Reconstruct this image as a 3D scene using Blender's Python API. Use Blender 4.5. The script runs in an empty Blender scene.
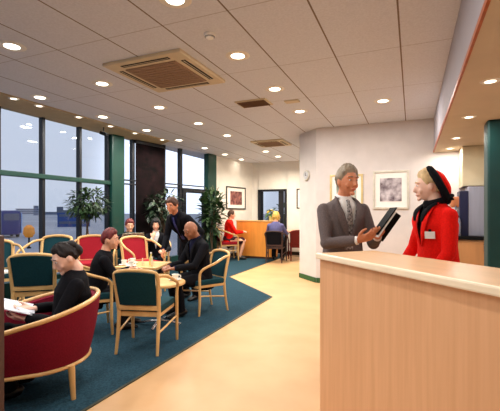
import bpy, bmesh, math, random
from mathutils import Vector, Matrix, Euler
V = Vector
random.seed(7)
SC = bpy.context.scene
COL = SC.collection
PI = math.pi

# ------------------------------------------------------------------ colours / materials
def lin(c):
    return tuple(((x/255)/12.92 if x/255 <= .04045 else ((x/255+.055)/1.055)**2.4) for x in c)
MATS = {}
def mat(name, rgb, rough=.6, var=.08, scale=8., metal=0., stretch=None, emit=None, bump=0., spec=.4, rgb2=None, coat=0.):
    if name in MATS: return MATS[name]
    m = bpy.data.materials.new(name); m.use_nodes = True
    nt = m.node_tree; N = nt.nodes; L = nt.links
    b = N['Principled BSDF']
    tc = N.new('ShaderNodeTexCoord'); mp = N.new('ShaderNodeMapping')
    L.new(tc.outputs['Object'], mp.inputs['Vector'])
    if stretch: mp.inputs['Scale'].default_value = stretch
    no = N.new('ShaderNodeTexNoise'); no.inputs['Scale'].default_value = scale; no.inputs['Detail'].default_value = 4
    L.new(mp.outputs['Vector'], no.inputs['Vector'])
    cr = N.new('ShaderNodeValToRGB')
    c = lin(rgb)
    c1 = tuple(max(0, x*(1-var)) for x in c); c2 = lin(rgb2) if rgb2 else tuple(min(1, x*(1+var)) for x in c)
    cr.color_ramp.elements[0].position = .35; cr.color_ramp.elements[0].color = (*c1, 1)
    cr.color_ramp.elements[1].position = .65; cr.color_ramp.elements[1].color = (*c2, 1)
    L.new(no.outputs['Fac'], cr.inputs['Fac']); L.new(cr.outputs['Color'], b.inputs['Base Color'])
    b.inputs['Roughness'].default_value = rough; b.inputs['Metallic'].default_value = metal
    b.inputs['Specular IOR Level'].default_value = spec
    if coat: b.inputs['Coat Weight'].default_value = coat; b.inputs['Coat Roughness'].default_value = .15
    if bump:
        bp = N.new('ShaderNodeBump'); bp.inputs['Strength'].default_value = bump; bp.inputs['Distance'].default_value = .01
        L.new(no.outputs['Fac'], bp.inputs['Height']); L.new(bp.outputs['Normal'], b.inputs['Normal'])
    if emit:
        b.inputs['Emission Color'].default_value = (*lin(rgb), 1); b.inputs['Emission Strength'].default_value = emit
    MATS[name] = m
    return m

def glass_mat():
    m = bpy.data.materials.new('window_glass'); m.use_nodes = True
    nt = m.node_tree; N = nt.nodes; L = nt.links; N.clear()
    o = N.new('ShaderNodeOutputMaterial'); mx = N.new('ShaderNodeMixShader')
    t = N.new('ShaderNodeBsdfTransparent'); g = N.new('ShaderNodeBsdfGlossy')
    t.inputs['Color'].default_value = (.93, .95, .96, 1); g.inputs['Roughness'].default_value = .02
    lw = N.new('ShaderNodeLayerWeight'); lw.inputs['Blend'].default_value = .5
    pw = N.new('ShaderNodeMath'); pw.operation = 'POWER'; pw.inputs[1].default_value = 4.; L.new(lw.outputs['Facing'], pw.inputs[0])
    ma = N.new('ShaderNodeMath'); ma.operation = 'MULTIPLY_ADD'; ma.inputs[1].default_value = .35; ma.inputs[2].default_value = .025; L.new(pw.outputs[0], ma.inputs[0])
    L.new(ma.outputs[0], mx.inputs['Fac']); L.new(t.outputs['BSDF'], mx.inputs[1]); L.new(g.outputs['BSDF'], mx.inputs[2])
    L.new(mx.outputs['Shader'], o.inputs['Surface'])
    return m

def ceiling_mat():
    m = mat('mineral_fibre_ceiling_tile', (212, 214, 223), .9, .05, 60., spec=.1)
    nt = m.node_tree; N = nt.nodes; L = nt.links; b = N['Principled BSDF']
    tc = N.new('ShaderNodeTexCoord'); sp = N.new('ShaderNodeSeparateXYZ'); L.new(tc.outputs['Object'], sp.inputs['Vector'])
    def line(sock, off, per, w):
        a = N.new('ShaderNodeMath'); a.operation = 'ADD'; a.inputs[1].default_value = off; L.new(sock, a.inputs[0])
        d = N.new('ShaderNodeMath'); d.operation = 'DIVIDE'; d.inputs[1].default_value = per; L.new(a.outputs[0], d.inputs[0])
        fr = N.new('ShaderNodeMath'); fr.operation = 'FRACT'; L.new(d.outputs[0], fr.inputs[0])
        lt = N.new('ShaderNodeMath'); lt.operation = 'LESS_THAN'; lt.inputs[1].default_value = w/per; L.new(fr.outputs[0], lt.inputs[0])
        return lt.outputs[0]
    lx = line(sp.outputs['X'], .705+60, .6, .014); ly = line(sp.outputs['Y'], -2.6+60, 1.2, .010)
    hf = N.new('ShaderNodeMath'); hf.operation = 'MULTIPLY'; hf.inputs[1].default_value = .45; L.new(ly, hf.inputs[0])
    mxx = N.new('ShaderNodeMath'); mxx.operation = 'MAXIMUM'; L.new(lx, mxx.inputs[0]); L.new(hf.outputs[0], mxx.inputs[1])
    mc = N.new('ShaderNodeMix'); mc.data_type = 'RGBA'
    old = b.inputs['Base Color'].links[0].from_socket
    L.new(old, mc.inputs[6]); mc.inputs[7].default_value = (*lin((128, 112, 100)), 1)
    L.new(mxx.outputs[0], mc.inputs[0]); L.new(mc.outputs[2], b.inputs['Base Color'])
    return m

# ------------------------------------------------------------------ mesh builder
def frame_from(t, side):
    t = t.normalized(); s = side - t*side.dot(t)
    if s.length < 1e-5:
        s = V((1, 0, 0)) - t*t.x
        if s.length < 1e-3: s = V((0, 1, 0)) - t*t.y
    s.normalize(); return s, t.cross(s)

class MB:
    def __init__(s): s.bm = bmesh.new()
    def box(s, c, size, rot=None, bevel=0.):
        r = bmesh.ops.create_cube(s.bm, size=1.0); vs = r['verts']
        M = Matrix.LocRotScale(None, None, V(size))
        if bevel:
            for v in vs: v.co = M @ v.co
            es = list({e for v in vs for e in v.link_edges})
            rb = bmesh.ops.bevel(s.bm, geom=es, offset=bevel, segments=2, affect='EDGES', profile=.6)
            vs = list({v for v in rb['verts']} | {v for v in vs if v.is_valid})
            M = Matrix.Identity(4)
        R = rot.to_4x4() if rot is not None else Matrix.Identity(4)
        T = Matrix.Translation(V(c)) @ R @ M
        for v in vs: v.co = T @ v.co
        return s
    def tube(s, pts, r, n=10, side=V((1, 0, 0)), closed=False, cap=True, smooth=0):
        pts = [V(p) for p in pts]
        if not isinstance(r, (list,)): r = [r]*len(pts)
        r = [x if isinstance(x, tuple) else (x, x) for x in r]
        if smooth and len(pts) > 2:
            P, Rr = [], []
            k = len(pts); rng = range(k if closed else k-1)
            for i in rng:
                g = lambda j: pts[j % k] if closed else pts[min(max(j, 0), k-1)]
                p0, p1, p2, p3 = g(i-1), g(i), g(i+1), g(i+2)
                ra, rb = r[i % k], r[(i+1) % k]
                for q in range(smooth):
                    u = q/smooth
                    P.append(.5*((2*p1)+(p2-p0)*u+(2*p0-5*p1+4*p2-p3)*u*u+(3*p1-p0-3*p2+p3)*u**3))
                    Rr.append((ra[0]+(rb[0]-ra[0])*u, ra[1]+(rb[1]-ra[1])*u))
            if not closed: P.append(pts[-1]); Rr.append(r[-1])
            pts, r = P, Rr
        k = len(pts); rings = []; prev = None
        for i, p in enumerate(pts):
            if closed: t = pts[(i+1) % k]-pts[i-1]
            else: t = pts[min(i+1, k-1)]-pts[max(i-1, 0)]
            if prev is None: u, w = frame_from(t, side)
            else: u, w = frame_from(t, prev)
            if side is not None and abs(t.normalized().dot(side.normalized())) < .8: u, w = frame_from(t, side)
            prev = u
            rings.append([s.bm.verts.new(p+u*(math.cos(2*PI*j/n)*r[i][0])+w*(math.sin(2*PI*j/n)*r[i][1])) for j in range(n)])
        m = k if closed else k-1
        for i in range(m):
            A, B = rings[i], rings[(i+1) % k]
            for j in range(n): s.bm.faces.new((A[j], A[(j+1) % n], B[(j+1) % n], B[j]))
        if cap and not closed:
            s.bm.faces.new(list(reversed(rings[0]))); s.bm.faces.new(rings[-1])
        return s
    def ell(s, c, r, R=None, u=14, v=9):
        if not isinstance(r, (tuple, list)): r = (r, r, r)
        q = bmesh.ops.create_uvsphere(s.bm, u_segments=u, v_segments=v, radius=1.)
        R = R if R is not None else Matrix.Identity(3)
        for x in q['verts']: x.co = V(c)+R @ V((x.co.x*r[0], x.co.y*r[1], x.co.z*r[2]))
        return s
    def lathe(s, prof, c=(0, 0, 0), n=24, R=None):
        c = V(c); rings = []
        R = R if R is not None else Matrix.Identity(3)
        for (rr, z) in prof:
            rr = max(rr, .0004)
            rings.append([s.bm.verts.new(c+R @ V((rr*math.cos(2*PI*j/n), rr*math.sin(2*PI*j/n), z))) for j in range(n)])
        for A, B in zip(rings, rings[1:]):
            for j in range(n): s.bm.faces.new((A[j], A[(j+1) % n], B[(j+1) % n], B[j]))
        s.bm.faces.new(list(reversed(rings[0]))); s.bm.faces.new(rings[-1])
        return s
    def prism(s, poly, z0, z1):
        a = [s.bm.verts.new((x, y, z0)) for x, y in poly]; b = [s.bm.verts.new((x, y, z1)) for x, y in poly]
        n = len(poly)
        s.bm.faces.new(list(reversed(a))); s.bm.faces.new(b)
        for i in range(n): s.bm.faces.new((a[i], a[(i+1) % n], b[(i+1) % n], b[i]))
        return s
    def leaf(s, base, tip, w, up=V((0, 0, 1)), droop=.15):
        base, tip = V(base), V(tip); d = tip-base; L = d.length
        sd = d.cross(up)
        if sd.length < 1e-4: sd = V((1, 0, 0))
        sd.normalize(); prev = None
        for t, ww in ((0, .12), (.3, .9), (.6, 1.), (.85, .55), (1, .05)):
            p = base+d*t-up*(droop*L*t*t)
            cur = [s.bm.verts.new(p+sd*ww*w*.5), s.bm.verts.new(p-up*.12*w*ww), s.bm.verts.new(p-sd*ww*w*.5)]
            if prev:
                s.bm.faces.new((prev[0], prev[1], cur[1], cur[0])); s.bm.faces.new((prev[1], prev[2], cur[2], cur[1]))
            prev = cur
        return s
    def build(s, name, m, parent=None, smooth=True, fixn=True):
        if fixn: bmesh.ops.recalc_face_normals(s.bm, faces=s.bm.faces)
        me = bpy.data.meshes.new(name); s.bm.to_mesh(me); s.bm.free()
        if smooth:
            me.polygons.foreach_set('use_smooth', [True]*len(me.polygons))
            try: me.set_sharp_from_angle(angle=math.radians(38))
            except Exception: pass
        me.materials.append(m)
        o = bpy.data.objects.new(name, me); COL.objects.link(o)
        if parent is not None: o.parent = parent
        return o

def tag(o, label=None, cat=None, group=None, kind=None):
    if label: o['label'] = label
    if cat: o['category'] = cat
    if group: o['group'] = group
    if kind: o['kind'] = kind
    return o
def thing(name, label, cat, loc=(0, 0, 0), yaw=0, group=None, scale=1.):
    o = bpy.data.objects.new(name, None); COL.objects.link(o); o.empty_display_size = .05
    o.location = loc; o.rotation_euler = (0, 0, yaw); o.scale = (scale,)*3
    return tag(o, label, cat, group)
def structure(name, loc=(0, 0, 0), yaw=0):
    o = bpy.data.objects.new(name, None); COL.objects.link(o); o.location = loc; o.rotation_euler = (0, 0, yaw)
    o['kind'] = 'structure'; return o
def kids(o): return [c for c in COL.objects if c.parent == o]
def dup(root, loc, yaw, label, group=None, scale=None, swap=None, name=None):
    r = root.copy(); COL.objects.link(r); r.location = loc; r.rotation_euler = (0, 0, yaw); r['label'] = label
    if group: r['group'] = group
    if scale: r.scale = (scale,)*3
    def rec(a, b):
        for ch in kids(a):
            if ch.type == 'LIGHT': continue
            c = ch.copy(); COL.objects.link(c); c.parent = b
            if swap and ch.type == 'MESH' and ch.data.materials[0] in swap:
                c.data = ch.data.copy(); c.data.materials[0] = swap[ch.data.materials[0]]
            rec(ch, c)
    rec(root, r)
    return r
def yaw_of(fx, fy): return math.atan2(-fx, fy)

# ------------------------------------------------------------------ palette
CEIL = ceiling_mat()
MARGIN = mat('ceiling_margin_shade', (176, 158, 128), .85, .04, 6, spec=.1)  # dimmer light on the window-side soffit edge, put into the strip's darker colour
WALL = mat('cream_wall_paint', (226, 222, 216), .8, .03, 5, bump=.03, spec=.2)
WALLP = mat('pale_pink_wall_paint', (210, 202, 198), .8, .03, 5, bump=.03, spec=.2)
BULK = mat('bulkhead_paint', (174, 169, 176), .8, .03, 4, spec=.2)
SOFF = mat('soffit_paint', (200, 182, 158), .8, .03, 4, spec=.2)
FLOORM = mat('cream_sheet_flooring', (202, 160, 114), .42, .05, 2.2, rgb2=(209, 167, 121), spec=.35)
CARPETM = mat('teal_carpet', (37, 64, 77), .95, .28, 70, bump=.35, spec=.1)
EDGEM = mat('carpet_edge_strip', (52, 54, 40), .6, .1)
GREEN = mat('green_paint', (4, 52, 43), .45, .08, 4)
DGREEN = mat('dark_green_paint', (2, 54, 52), .5, .1, 3)
DARKF = mat('dark_window_frame', (15, 17, 25), .45, .1)
SKIRTD = mat('dark_skirting', (40, 30, 24), .5, .1)
SKIRTG = mat('green_skirting', (40, 84, 44), .5, .1)
GLASS = glass_mat()
BEECH = mat('beech_wood', (214, 166, 104), .4, .10, 5, stretch=(1, 1, .25), rgb2=(228, 184, 122), coat=.2)
BEECHC = mat('beech_counter_veneer', (222, 170, 126), .45, .03, 40, stretch=(1, 1, .04), rgb2=(228, 178, 134), coat=.15)
BEECHT = mat('beech_counter_top', (222, 178, 130), .4, .05, 10, stretch=(.2, 1.4, 1), coat=.2)
LIP = mat('pale_counter_edging', (248, 232, 204), .4, .03, 12)
ORANGEW = mat('orange_wood', (218, 140, 56), .5, .08, 9, stretch=(1, 1, .2))
BROWNW = mat('brown_wood_trim', (170, 86, 42), .45, .15, 14)
DBROWN = mat('dark_brown_wood', (62, 38, 32), .5, .15, 9, stretch=(1, 1, .15))
REDUP = mat('red_upholstery', (118, 20, 42), .85, .12, 90, bump=.15, spec=.15)
REDUP2 = mat('bright_red_upholstery', (150, 26, 40), .85, .1, 90, bump=.15, spec=.15)
GREENUP = mat('dark_green_upholstery', (20, 58, 66), .85, .15, 90, bump=.15, spec=.15)
MAROON = mat('dark_maroon_upholstery', (96, 30, 26), .85, .12, 90, bump=.15, spec=.15)
CHROME = mat('chrome', (200, 200, 205), .2, .03, 5, metal=1.)
STEEL = mat('brushed_steel', (176, 178, 196), .42, .05, 20, metal=.6, stretch=(1, 1, .1))
BLACK = mat('black_plastic', (8, 8, 9), .7, .1, spec=.15)
BLACKCLOTH = mat('black_cloth', (17, 17, 22), .9, .2, 60, spec=.1, bump=.1)
NAVYCLOTH = mat('navy_cloth', (20, 22, 46), .9, .15, 60, spec=.1, bump=.1)
GREYCLOTH = mat('grey_suit_cloth', (100, 90, 90), .9, .14, 130, spec=.1, bump=.2)
REDCLOTH = mat('red_wool', (226, 24, 16), .85, .08, 70, spec=.12, bump=.1)
WHITEC = mat('white_cotton', (232, 230, 228), .8, .03, 40)
WHITE = mat('white_china', (238, 234, 226), .3, .02, 5)
PURPLEC = mat('blue_purple_knit', (92, 92, 140), .9, .12, 60)
SKIN = mat('light_skin', (226, 168, 138), .55, .06, 20)
SKINP = mat('pale_skin', (240, 196, 176), .55, .05, 20)
SKINT = mat('tanned_skin', (206, 134, 98), .55, .06, 20)
SKIND = mat('brown_skin', (148, 96, 70), .5, .08, 20)
EYEM = mat('eye_dark', (44, 32, 28), .3, .1)
LIPM = mat('lip', (176, 80, 76), .5, .05)
LIPD = mat('brown_lip', (104, 58, 50), .5, .05)
H_GREY = mat('grey_hair', (142, 128, 110), .6, .25, 40, stretch=(1, 1, .4), bump=.5)
H_BLOND = mat('ash_blond_hair', (206, 178, 132), .6, .2, 40, stretch=(1, 1, .4), bump=.5)
H_DARK = mat('dark_brown_hair', (22, 13, 14), .75, .3, 40, stretch=(1, 1, .4), bump=.5)
H_BLACK = mat('black_hair', (14, 11, 12), .75, .3, 40, stretch=(1, 1, .4), bump=.5)
H_RED = mat('auburn_hair', (98, 26, 26), .55, .25, 40, stretch=(1, 1, .4), bump=.5)
H_BROWN = mat('brown_hair', (74, 44, 30), .6, .25, 40, stretch=(1, 1, .4), bump=.5)
SHOEM = mat('shoe_leather', (18, 14, 14), .35, .1)
LEAFD = mat('dark_green_leaf', (38, 62, 30), .5, .3, 9)
LEAFM = mat('mid_green_leaf', (70, 104, 44), .5, .3, 9)
LEAFB = mat('deep_green_leaf', (26, 44, 26), .5, .3, 9)
BARK = mat('brown_stem', (78, 58, 40), .8, .2, 20)
POTM = mat('dark_planter', (40, 36, 34), .5, .1)
SOIL = mat('potting_soil', (40, 28, 20), .95, .3, 40)
SILVERF = mat('silver_frame', (206, 200, 186), .35, .08, 12, metal=.3)
GOLDF = mat('pale_gold_frame', (206, 184, 132), .4, .08, 12, metal=.3)
BLACKF = mat('dark_picture_frame', (52, 46, 42), .4, .1)
MOUNT = mat('picture_mount', (236, 230, 224), .8, .02, 10)
PRINTA = mat('purple_grey_print', (104, 78, 92), .6, .5, 7, rgb2=(206, 196, 200))
PRINTB = mat('maroon_print', (92, 40, 44), .6, .4, 9, rgb2=(160, 104, 96))
PRINTC = mat('green_grey_print', (120, 132, 116), .6, .3, 7, rgb2=(196, 196, 180))
VENTM = mat('vent_metal', (206, 190, 160), .6, .05)
VENTD = mat('vent_slot_dark', (34, 24, 20), .7, .1)
VENTG = mat('vent_grille_mesh', (150, 122, 98), .7, .1, 60)
LAMPM = mat('downlight_lens', (255, 240, 214), .5, 0., 5, emit=9.)
LAMPS = mat('small_downlight_lens', (255, 236, 206), .5, 0., 5, emit=5.)

# ------------------------------------------------------------------ room shell
H = 2.84
s = MB(); s.box((-1.9, 4.6, -.1), (7.6, 13.4, .2)); tag(s.build('floor', FLOORM, smooth=False), kind='structure')
cp = [(-5.42, -1.98), (-1.97, -1.98), (-1.97, 5.47), (-3.37, 6.83), (-3.42, 11.08), (-4.58, 11.08), (-5.42, 5.9)]
car = thing('carpet', 'dark teal carpet with a stepped edge covering the seating area', 'carpet')
s = MB(); s.prism(cp, .0, .008); s.build('pile', CARPETM, car, smooth=False)
s = MB()
ed = [V((-1.97, -2, .006)), V((-1.97, 5.47, .006)), V((-3.37, 6.83, .006)), V((-3.42, 11.08, .006))]
for a, b in zip(ed, ed[1:]):
    m = (a+b)/2; L = (b-a).length
    s.box((m.x, m.y, .004), (.022, L, .0081), Matrix.Rotation(math.atan2(-(b-a).x, (b-a).y), 3, 'Z'))
s.build('edge_strip', EDGEM, car, smooth=False)

s = MB(); s.box((-1.95, 4.55, H+.05), (7.3, 13.3, .1)); tag(s.build('ceiling', CEIL, smooth=False), kind='structure')
EB = (V((-4.65, 11.1, 0))-V((-5.5, 5.9, 0))); LB = EB.length; eB = EB/LB; nB = V((eB.y, -eB.x, 0))   # nB points into the room
def onB(t, off=0., z=0.): p = V((-5.5, 5.9, 0))+EB*t+nB*off; return V((p.x, p.y, z))
YB = math.atan2(-eB.x, eB.y)
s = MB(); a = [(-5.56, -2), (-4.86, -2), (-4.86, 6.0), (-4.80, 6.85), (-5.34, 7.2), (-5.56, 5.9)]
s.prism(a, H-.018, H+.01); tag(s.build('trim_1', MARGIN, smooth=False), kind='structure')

# left glazing, straight run
w = structure('window_1')
mull = [-1.8+.72*i for i in range(11)]          # ... 4.33, 5.07, 5.75
mull = [4.331-.72*i for i in range(8, 0, -1)]+[4.331, 5.072, 5.753]
for y in mull:
    s = MB(); s.box((-5.5, y, H/2), (.09, .05, H), bevel=.004); s.build('mullion', DARKF, w, smooth=False)
s = MB(); s.box((-5.47, 2.0, 1.87), (.11, 7.9, .075), bevel=.008); s.build('transom', GREEN, w, smooth=False)
s = MB(); s.box((-5.5, 2.0, .13), (.14, 7.9, .26), bevel=.008); s.build('sill', DGREEN, w, smooth=False)
ys = [-1.95]+mull
for a, b in zip(ys, ys[1:]):
    s = MB(); s.box((-5.5, (a+b)/2, (H+.26)/2), (.012, b-a-.05, H-.26)); s.build('pane', GLASS, w, smooth=False)
# left glazing, angled run
def bboxB(t0, t1, z0, z1, off, th, name, m, parent, bev=0.):
    c = onB((t0+t1)/2, off, (z0+z1)/2); mb = MB()
    mb.box(c, (th, (t1-t0)*LB, z1-z0), Matrix.Rotation(YB, 3, 'Z'), bev)
    return mb.build(name, m, parent, smooth=False)
w2 = structure('window_2')
bboxB(.039, .55, 0, .26, 0, .14, 'sill', DGREEN, w2)
for z in (1.865, 1.945): bboxB(.039, .55, z, z+.025, .03, .06, 'transom', DARKF, w2)
for t0, t1 in ((.088, .1), (.255, .27), (.362, .378)): bboxB(t0, t1, 0, H, 0, .09, 'mullion', DARKF, w2)
for t0, t1 in ((.039, .088), (.1, .255), (.27, .362)): bboxB(t0, t1, .26, H, 0, .012, 'pane', GLASS, w2)
bboxB(.378, .55, 1.97, H, 0, .012, 'pane', GLASS, w2)
d1 = structure('door_1')
bboxB(.378, .40, 0, 1.865, .02, .09, 'frame', DARKF, d1); bboxB(.53, .55, 0, 1.865, .02, .09, 'frame', DARKF, d1)
bboxB(.40, .53, 1.78, 1.865, .02, .09, 'frame', DARKF, d1); bboxB(.40, .53, 0, .12, .02, .06, 'frame', DARKF, d1)
bboxB(.40, .53, .12, 1.78, .02, .012, 'pane', GLASS, d1); bboxB(.405, .41, .85, 1.15, .09, .025, 'handle', CHROME, d1, .008)
tag(bboxB(-.022, .036, 0, H, .06, .16, 'trim_2', GREEN, None, .03), kind='structure')
tag(bboxB(.548, .617, 0, H, .05, .16, 'trim_3', GREEN, None, .03), kind='structure')
tag(bboxB(.612, 1.01, 0, H, -.05, .1, 'wall_left', WALL, None), kind='structure')
tag(bboxB(.62, .995, 0, .1, .008, .016, 'baseboard_left', SKIRTD, None), kind='structure')
# far wall with glazed door
s = MB()
s.box((-4.55, 11.16, H/2), (.22, .12, H)); s.box((-2.7, 11.16, H/2), (1.63, .12, H)); s.box((-3.98, 11.16, (2.0+H)/2), (.95, .12, H-2.0))
tag(s.build('wall_far', WALL, smooth=False), kind='structure')
d2 = structure('door_2')
s = MB(); s.box((-4.40, 11.14, 1.0), (.09, .18, 2.0)); s.box((-3.54, 11.14, 1.0), (.07, .18, 2.0)); s.box((-3.97, 11.14, 1.97), (.9, .18, .06)); s.build('frame', DARKF, d2, smooth=False)
s = MB(); s.box((-3.70, 11.13, .98), (.16, .05, 1.92)); s.box((-4.32, 11.13, .98), (.05, .05, 1.92)); s.box((-4.0, 11.13, .12), (.6, .05, .2)); s.build('door_leaf', DARKF, d2, smooth=False)
s = MB(); s.box((-4.03, 11.13, 1.07), (.52, .012, 1.74)); s.build('pane', GLASS, d2, smooth=False)
s = MB(); s.tube([(-3.72, 11.10, .9), (-3.72, 11.06, .92), (-3.72, 11.06, 1.18), (-3.72, 11.10, 1.2)], .012, 8, smooth=4); s.build('handle', CHROME, d2)
s = MB(); s.box((-2.72, 11.09, .05), (1.6, .02, .1)); tag(s.build('baseboard_far', SKIRTD, smooth=False), kind='structure')
# projecting wall: passage side, chamfer, back wall
s = MB(); s.prism([(-2.06, 7.35), (-2.06, 11.1), (-1.9, 11.1), (-1.9, 7.42)], 0, H); tag(s.build('wall_passage', WALL, smooth=False), kind='structure')
s = MB(); s.prism([(-2.06, 7.35), (-1.625, 6.92), (-1.5, 7.02), (-1.9, 7.42)], 0, H); tag(s.build('wall_corner', WALLP, smooth=False), kind='structure')
s = MB(); s.box((-.02+.05, 6.99, H/2), (3.31, .14, H)); tag(s.build('wall_back', WALLP, smooth=False), kind='structure')
s = MB(); s.box((-1.85, 7.128, .045), (.61, .016, .09), Matrix.Rotation(-PI/4, 3, 'Z')); tag(s.build('baseboard_corner', SKIRTG, smooth=False), kind='structure')
s = MB(); s.box((.03, 6.912, .045), (3.3, .016, .09)); tag(s.build('baseboard_back', SKIRTG, smooth=False), kind='structure')
s = MB(); s.box((1.67, 2.45, H/2), (.1, 9.1, H)); tag(s.build('wall_right', WALL, smooth=False), kind='structure')
s = MB(); s.box((-1.95, -2.06, H/2), (7.3, .12, H)); tag(s.build('wall_front', WALL, smooth=False), kind='structure')
# bulkhead over the servery
s = MB(); s.box((.345, 2.45, 2.565), (.03, 8.9, .55)); tag(s.build('trim_4', BULK, smooth=False), kind='structure')
s = MB(); s.box((.97, 2.45, 2.295), (1.27, 8.9, .03)); tag(s.build('trim_5', SOFF, smooth=False), kind='structure')
s = MB(); s.box((.326, 2.45, 2.29), (.016, 8.9, .034)); tag(s.build('trim_6', BROWNW, smooth=False), kind='structure')
# green pier right of the servery
s = MB(); s.box((1.10, 4.83, 1.14), (.72, .24, 2.28), bevel=.02); tag(s.build('trim_7', DGREEN, smooth=False), kind='structure')

# ------------------------------------------------------------------ ceiling fittings
def downlight(x, y, z, r, label, group, watt, lens, first=[None]*2, small=0, far=False):
    if first[small] is None:
        t = thing('downlight', label, 'ceiling light', (x, y, z), 0, group)
        mb = MB(); mb.lathe([(r*.8, -.004), (r*1.0, -.006), (r*1.12, 0), (r*1.1, .004), (r*.8, .004)], n=28); mb.build('trim_ring', mat('white_metal', (232, 226, 214), .4, .02), t)
        mb = MB(); mb.lathe([(r*.8, -.001), (r*.5, -.006), (.001, -.008), (.001, .002), (r*.8, .002)], n=28); mb.build('lens', lens, t)
        first[small] = t
    else: t = dup(first[small], (x, y, z), 0, label, group)
    l = bpy.data.lights.new('lamp', 'AREA'); l.shape = 'DISK'; l.size = r*1.5; l.energy = watt; l.color = (1., .90, .72) if far else (1., .96, .90); l.spread = math.radians(155 if far else 180)
    lo = bpy.data.objects.new('lamp', l); COL.objects.link(lo); lo.location = (0, 0, -.014); lo.parent = t
    return t
GL = 'round downlights in the tiled ceiling'
rows = [
 (-3.42, [(1.2, 'behind'), (2.38, 'at the left picture edge, brightest of the left row'), (3.5, 'left of the large air conditioning cassette'), (4.62, 'just beyond the large air conditioning cassette'), (5.73, 'beyond and left of the small ceiling vent'), (6.85, 'second beyond the large cassette, left of the far cassette'), (9.04, 'just beyond the far air conditioning cassette'), (10.0, 'farthest, right of the doorway end')]),
 (-1.58, [(-.1, 'behind'), (1.2, 'behind'), (2.32, 'cut by the top edge of the photo'), (3.4, 'right of the large cassette, near the smoke detector'), (4.5, 'right of the small ceiling vent'), (5.65, 'above the front of the projecting wall corner')]),
 (-4.6, [(2.45, 'behind'), (3.59, 'nearest the left end of the windows'), (4.72, 'above the second window mullion'), (5.82, 'above the green pier beside the dark blind'), (6.9, 'above the windows right of the dark blind'), (8.0, 'just above the far green pier'), (9.08, 'beside the far left picture wall, nearer one'), (10.15, 'in the far left corner of the ceiling')]),
 (-.37, [(1.2, 'behind'), (5.57, 'alone above the pictures on the back wall')])]
WATT = 11.5
for X, L_ in rows:
    for Y, where in L_:
        lab = 'round recessed downlight ' + (where if where != 'behind' else 'in the ceiling nearer than the picture shows')
        g = None if where != 'behind' else 'downlights over the near part of the room'
        downlight(X, Y, H, .108, lab, g or GL, WATT*(1.36 if Y < 2 else 1.42 if Y < 4 else 1.88 if Y < 5.6 else 2.08 if Y < 6.5 else (.12 if Y > 8.5 else .8) if (X < -4 and Y > 7.5) else 3.8), LAMPM, small=0, far=Y > 6.5)
SM = ['first by the near window', 'above the first window mullion', 'above the second window mullion, small one', 'between second mullion and green pier', 'above the green pier', 'over the dark blind']
for (Y, wh) in zip((3.45, 3.83, 4.53, 5.23, 5.88, 6.64), SM):
    downlight(-4.92 if Y < 6 else -4.84, Y, H-.018, .062, 'small downlight in the window margin, ' + wh, 'small downlights along the windows', 5., LAMPS, small=1)
SO = [(3.325, 'cut by the right edge of the photo'), (4.49, 'second from the right edge'), (5.7, 'third from the right edge'), (6.6, 'farthest, against the back wall')]
for Y, wh in SO:
    downlight(.54, Y, 2.28, .058, 'small downlight under the servery soffit, ' + wh, 'small downlights under the servery soffit', 7., LAMPS, small=1)

def cassette(loc, sx, sy, label):
    t = thing('air_conditioning_cassette', label, 'air conditioner', loc)
    mb = MB(); mb.box((0, 0, -.012), (sx, sy, .04), bevel=.012); mb.build('fascia', VENTM, t, smooth=False)
    mb = MB(); mb.box((0, 0, -.036), (sx*.66, sy*.66, .014), bevel=.004)
    for i in range(11): mb.box((0, -sy*.3+i*sy*.06, -.045), (sx*.62, .012, .006))
    mb.build('grille', VENTG, t, smooth=False)
    for dx, dy, lx, ly in ((0, sy*.41, sx*.62, .05), (0, -sy*.41, sx*.62, .05), (sx*.41, 0, .05, sy*.62), (-sx*.41, 0, .05, sy*.62)):
        mb = MB(); mb.box((dx, dy, -.031), (lx, ly, .006)); sl = mb.build('air_slot', VENTD, t, smooth=False)
        mb = MB(); mb.box((dx, dy, -.036), (lx*.96 if lx > ly else .006, ly*.96 if ly > lx else .006, .004)); mb.build('louvre', VENTM, sl, smooth=False)
    return t
cassette((-2.48, 3.5, H), .95, .95, 'large square air conditioning cassette in the near ceiling')
cassette((-2.87, 7.95, H), .72, .72, 'smaller looking far air conditioning cassette near the passage ceiling')
t = thing('ceiling_vent', 'small brown ceiling vent grille between the two cassettes', 'vent', (-2.05, 4.95, H))
s = MB(); s.box((0, 0, -.005), (.46, .32, .02), bevel=.005); s.build('frame', VENTM, t, smooth=False)
s = MB()
for i in range(7): s.box((0, -.12+i*.04, -.018), (.4, .026, .01), Matrix.Rotation(.5, 3, 'X'))
s.build('slats', mat('brown_vent_slat', (120, 88, 62), .6, .1), t, smooth=False)
t = thing('smoke_detector', 'small round smoke detector on ceiling right of the large cassette', 'smoke detector', (-1.61, 2.89, H))
s = MB(); s.lathe([(.05, 0), (.05, -.012), (.04, -.03), (.02, -.042), (.001, -.043)]); s.build('cover', WHITE, t)
s = MB(); s.lathe([(.042, -.02), (.044, -.026), (.036, -.033), (.03, -.03)]); s.build('sensor_ring', VENTD, t)
s = MB(); s.box((-1.53, 5.08, H-.006), (.2, .12, .018), bevel=.004); tag(s.build('access_plate', VENTM, smooth=False), 'small beige plate on the ceiling above the wall corner', 'ceiling plate')
t = thing('security_camera', 'small dark camera hanging before the third window from the left', 'camera', (-5.1, 5.25, H-.018))
s = MB(); s.tube([(0, 0, 0), (0, 0, -.1)], .01, 8); s.build('bracket', BLACK, t)
s = MB(); s.box((0.02, -.01, -.12), (.16, .07, .06), Matrix.Rotation(.35, 3, 'Y'), .012); s.build('housing', BLACK, t, smooth=False)

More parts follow.
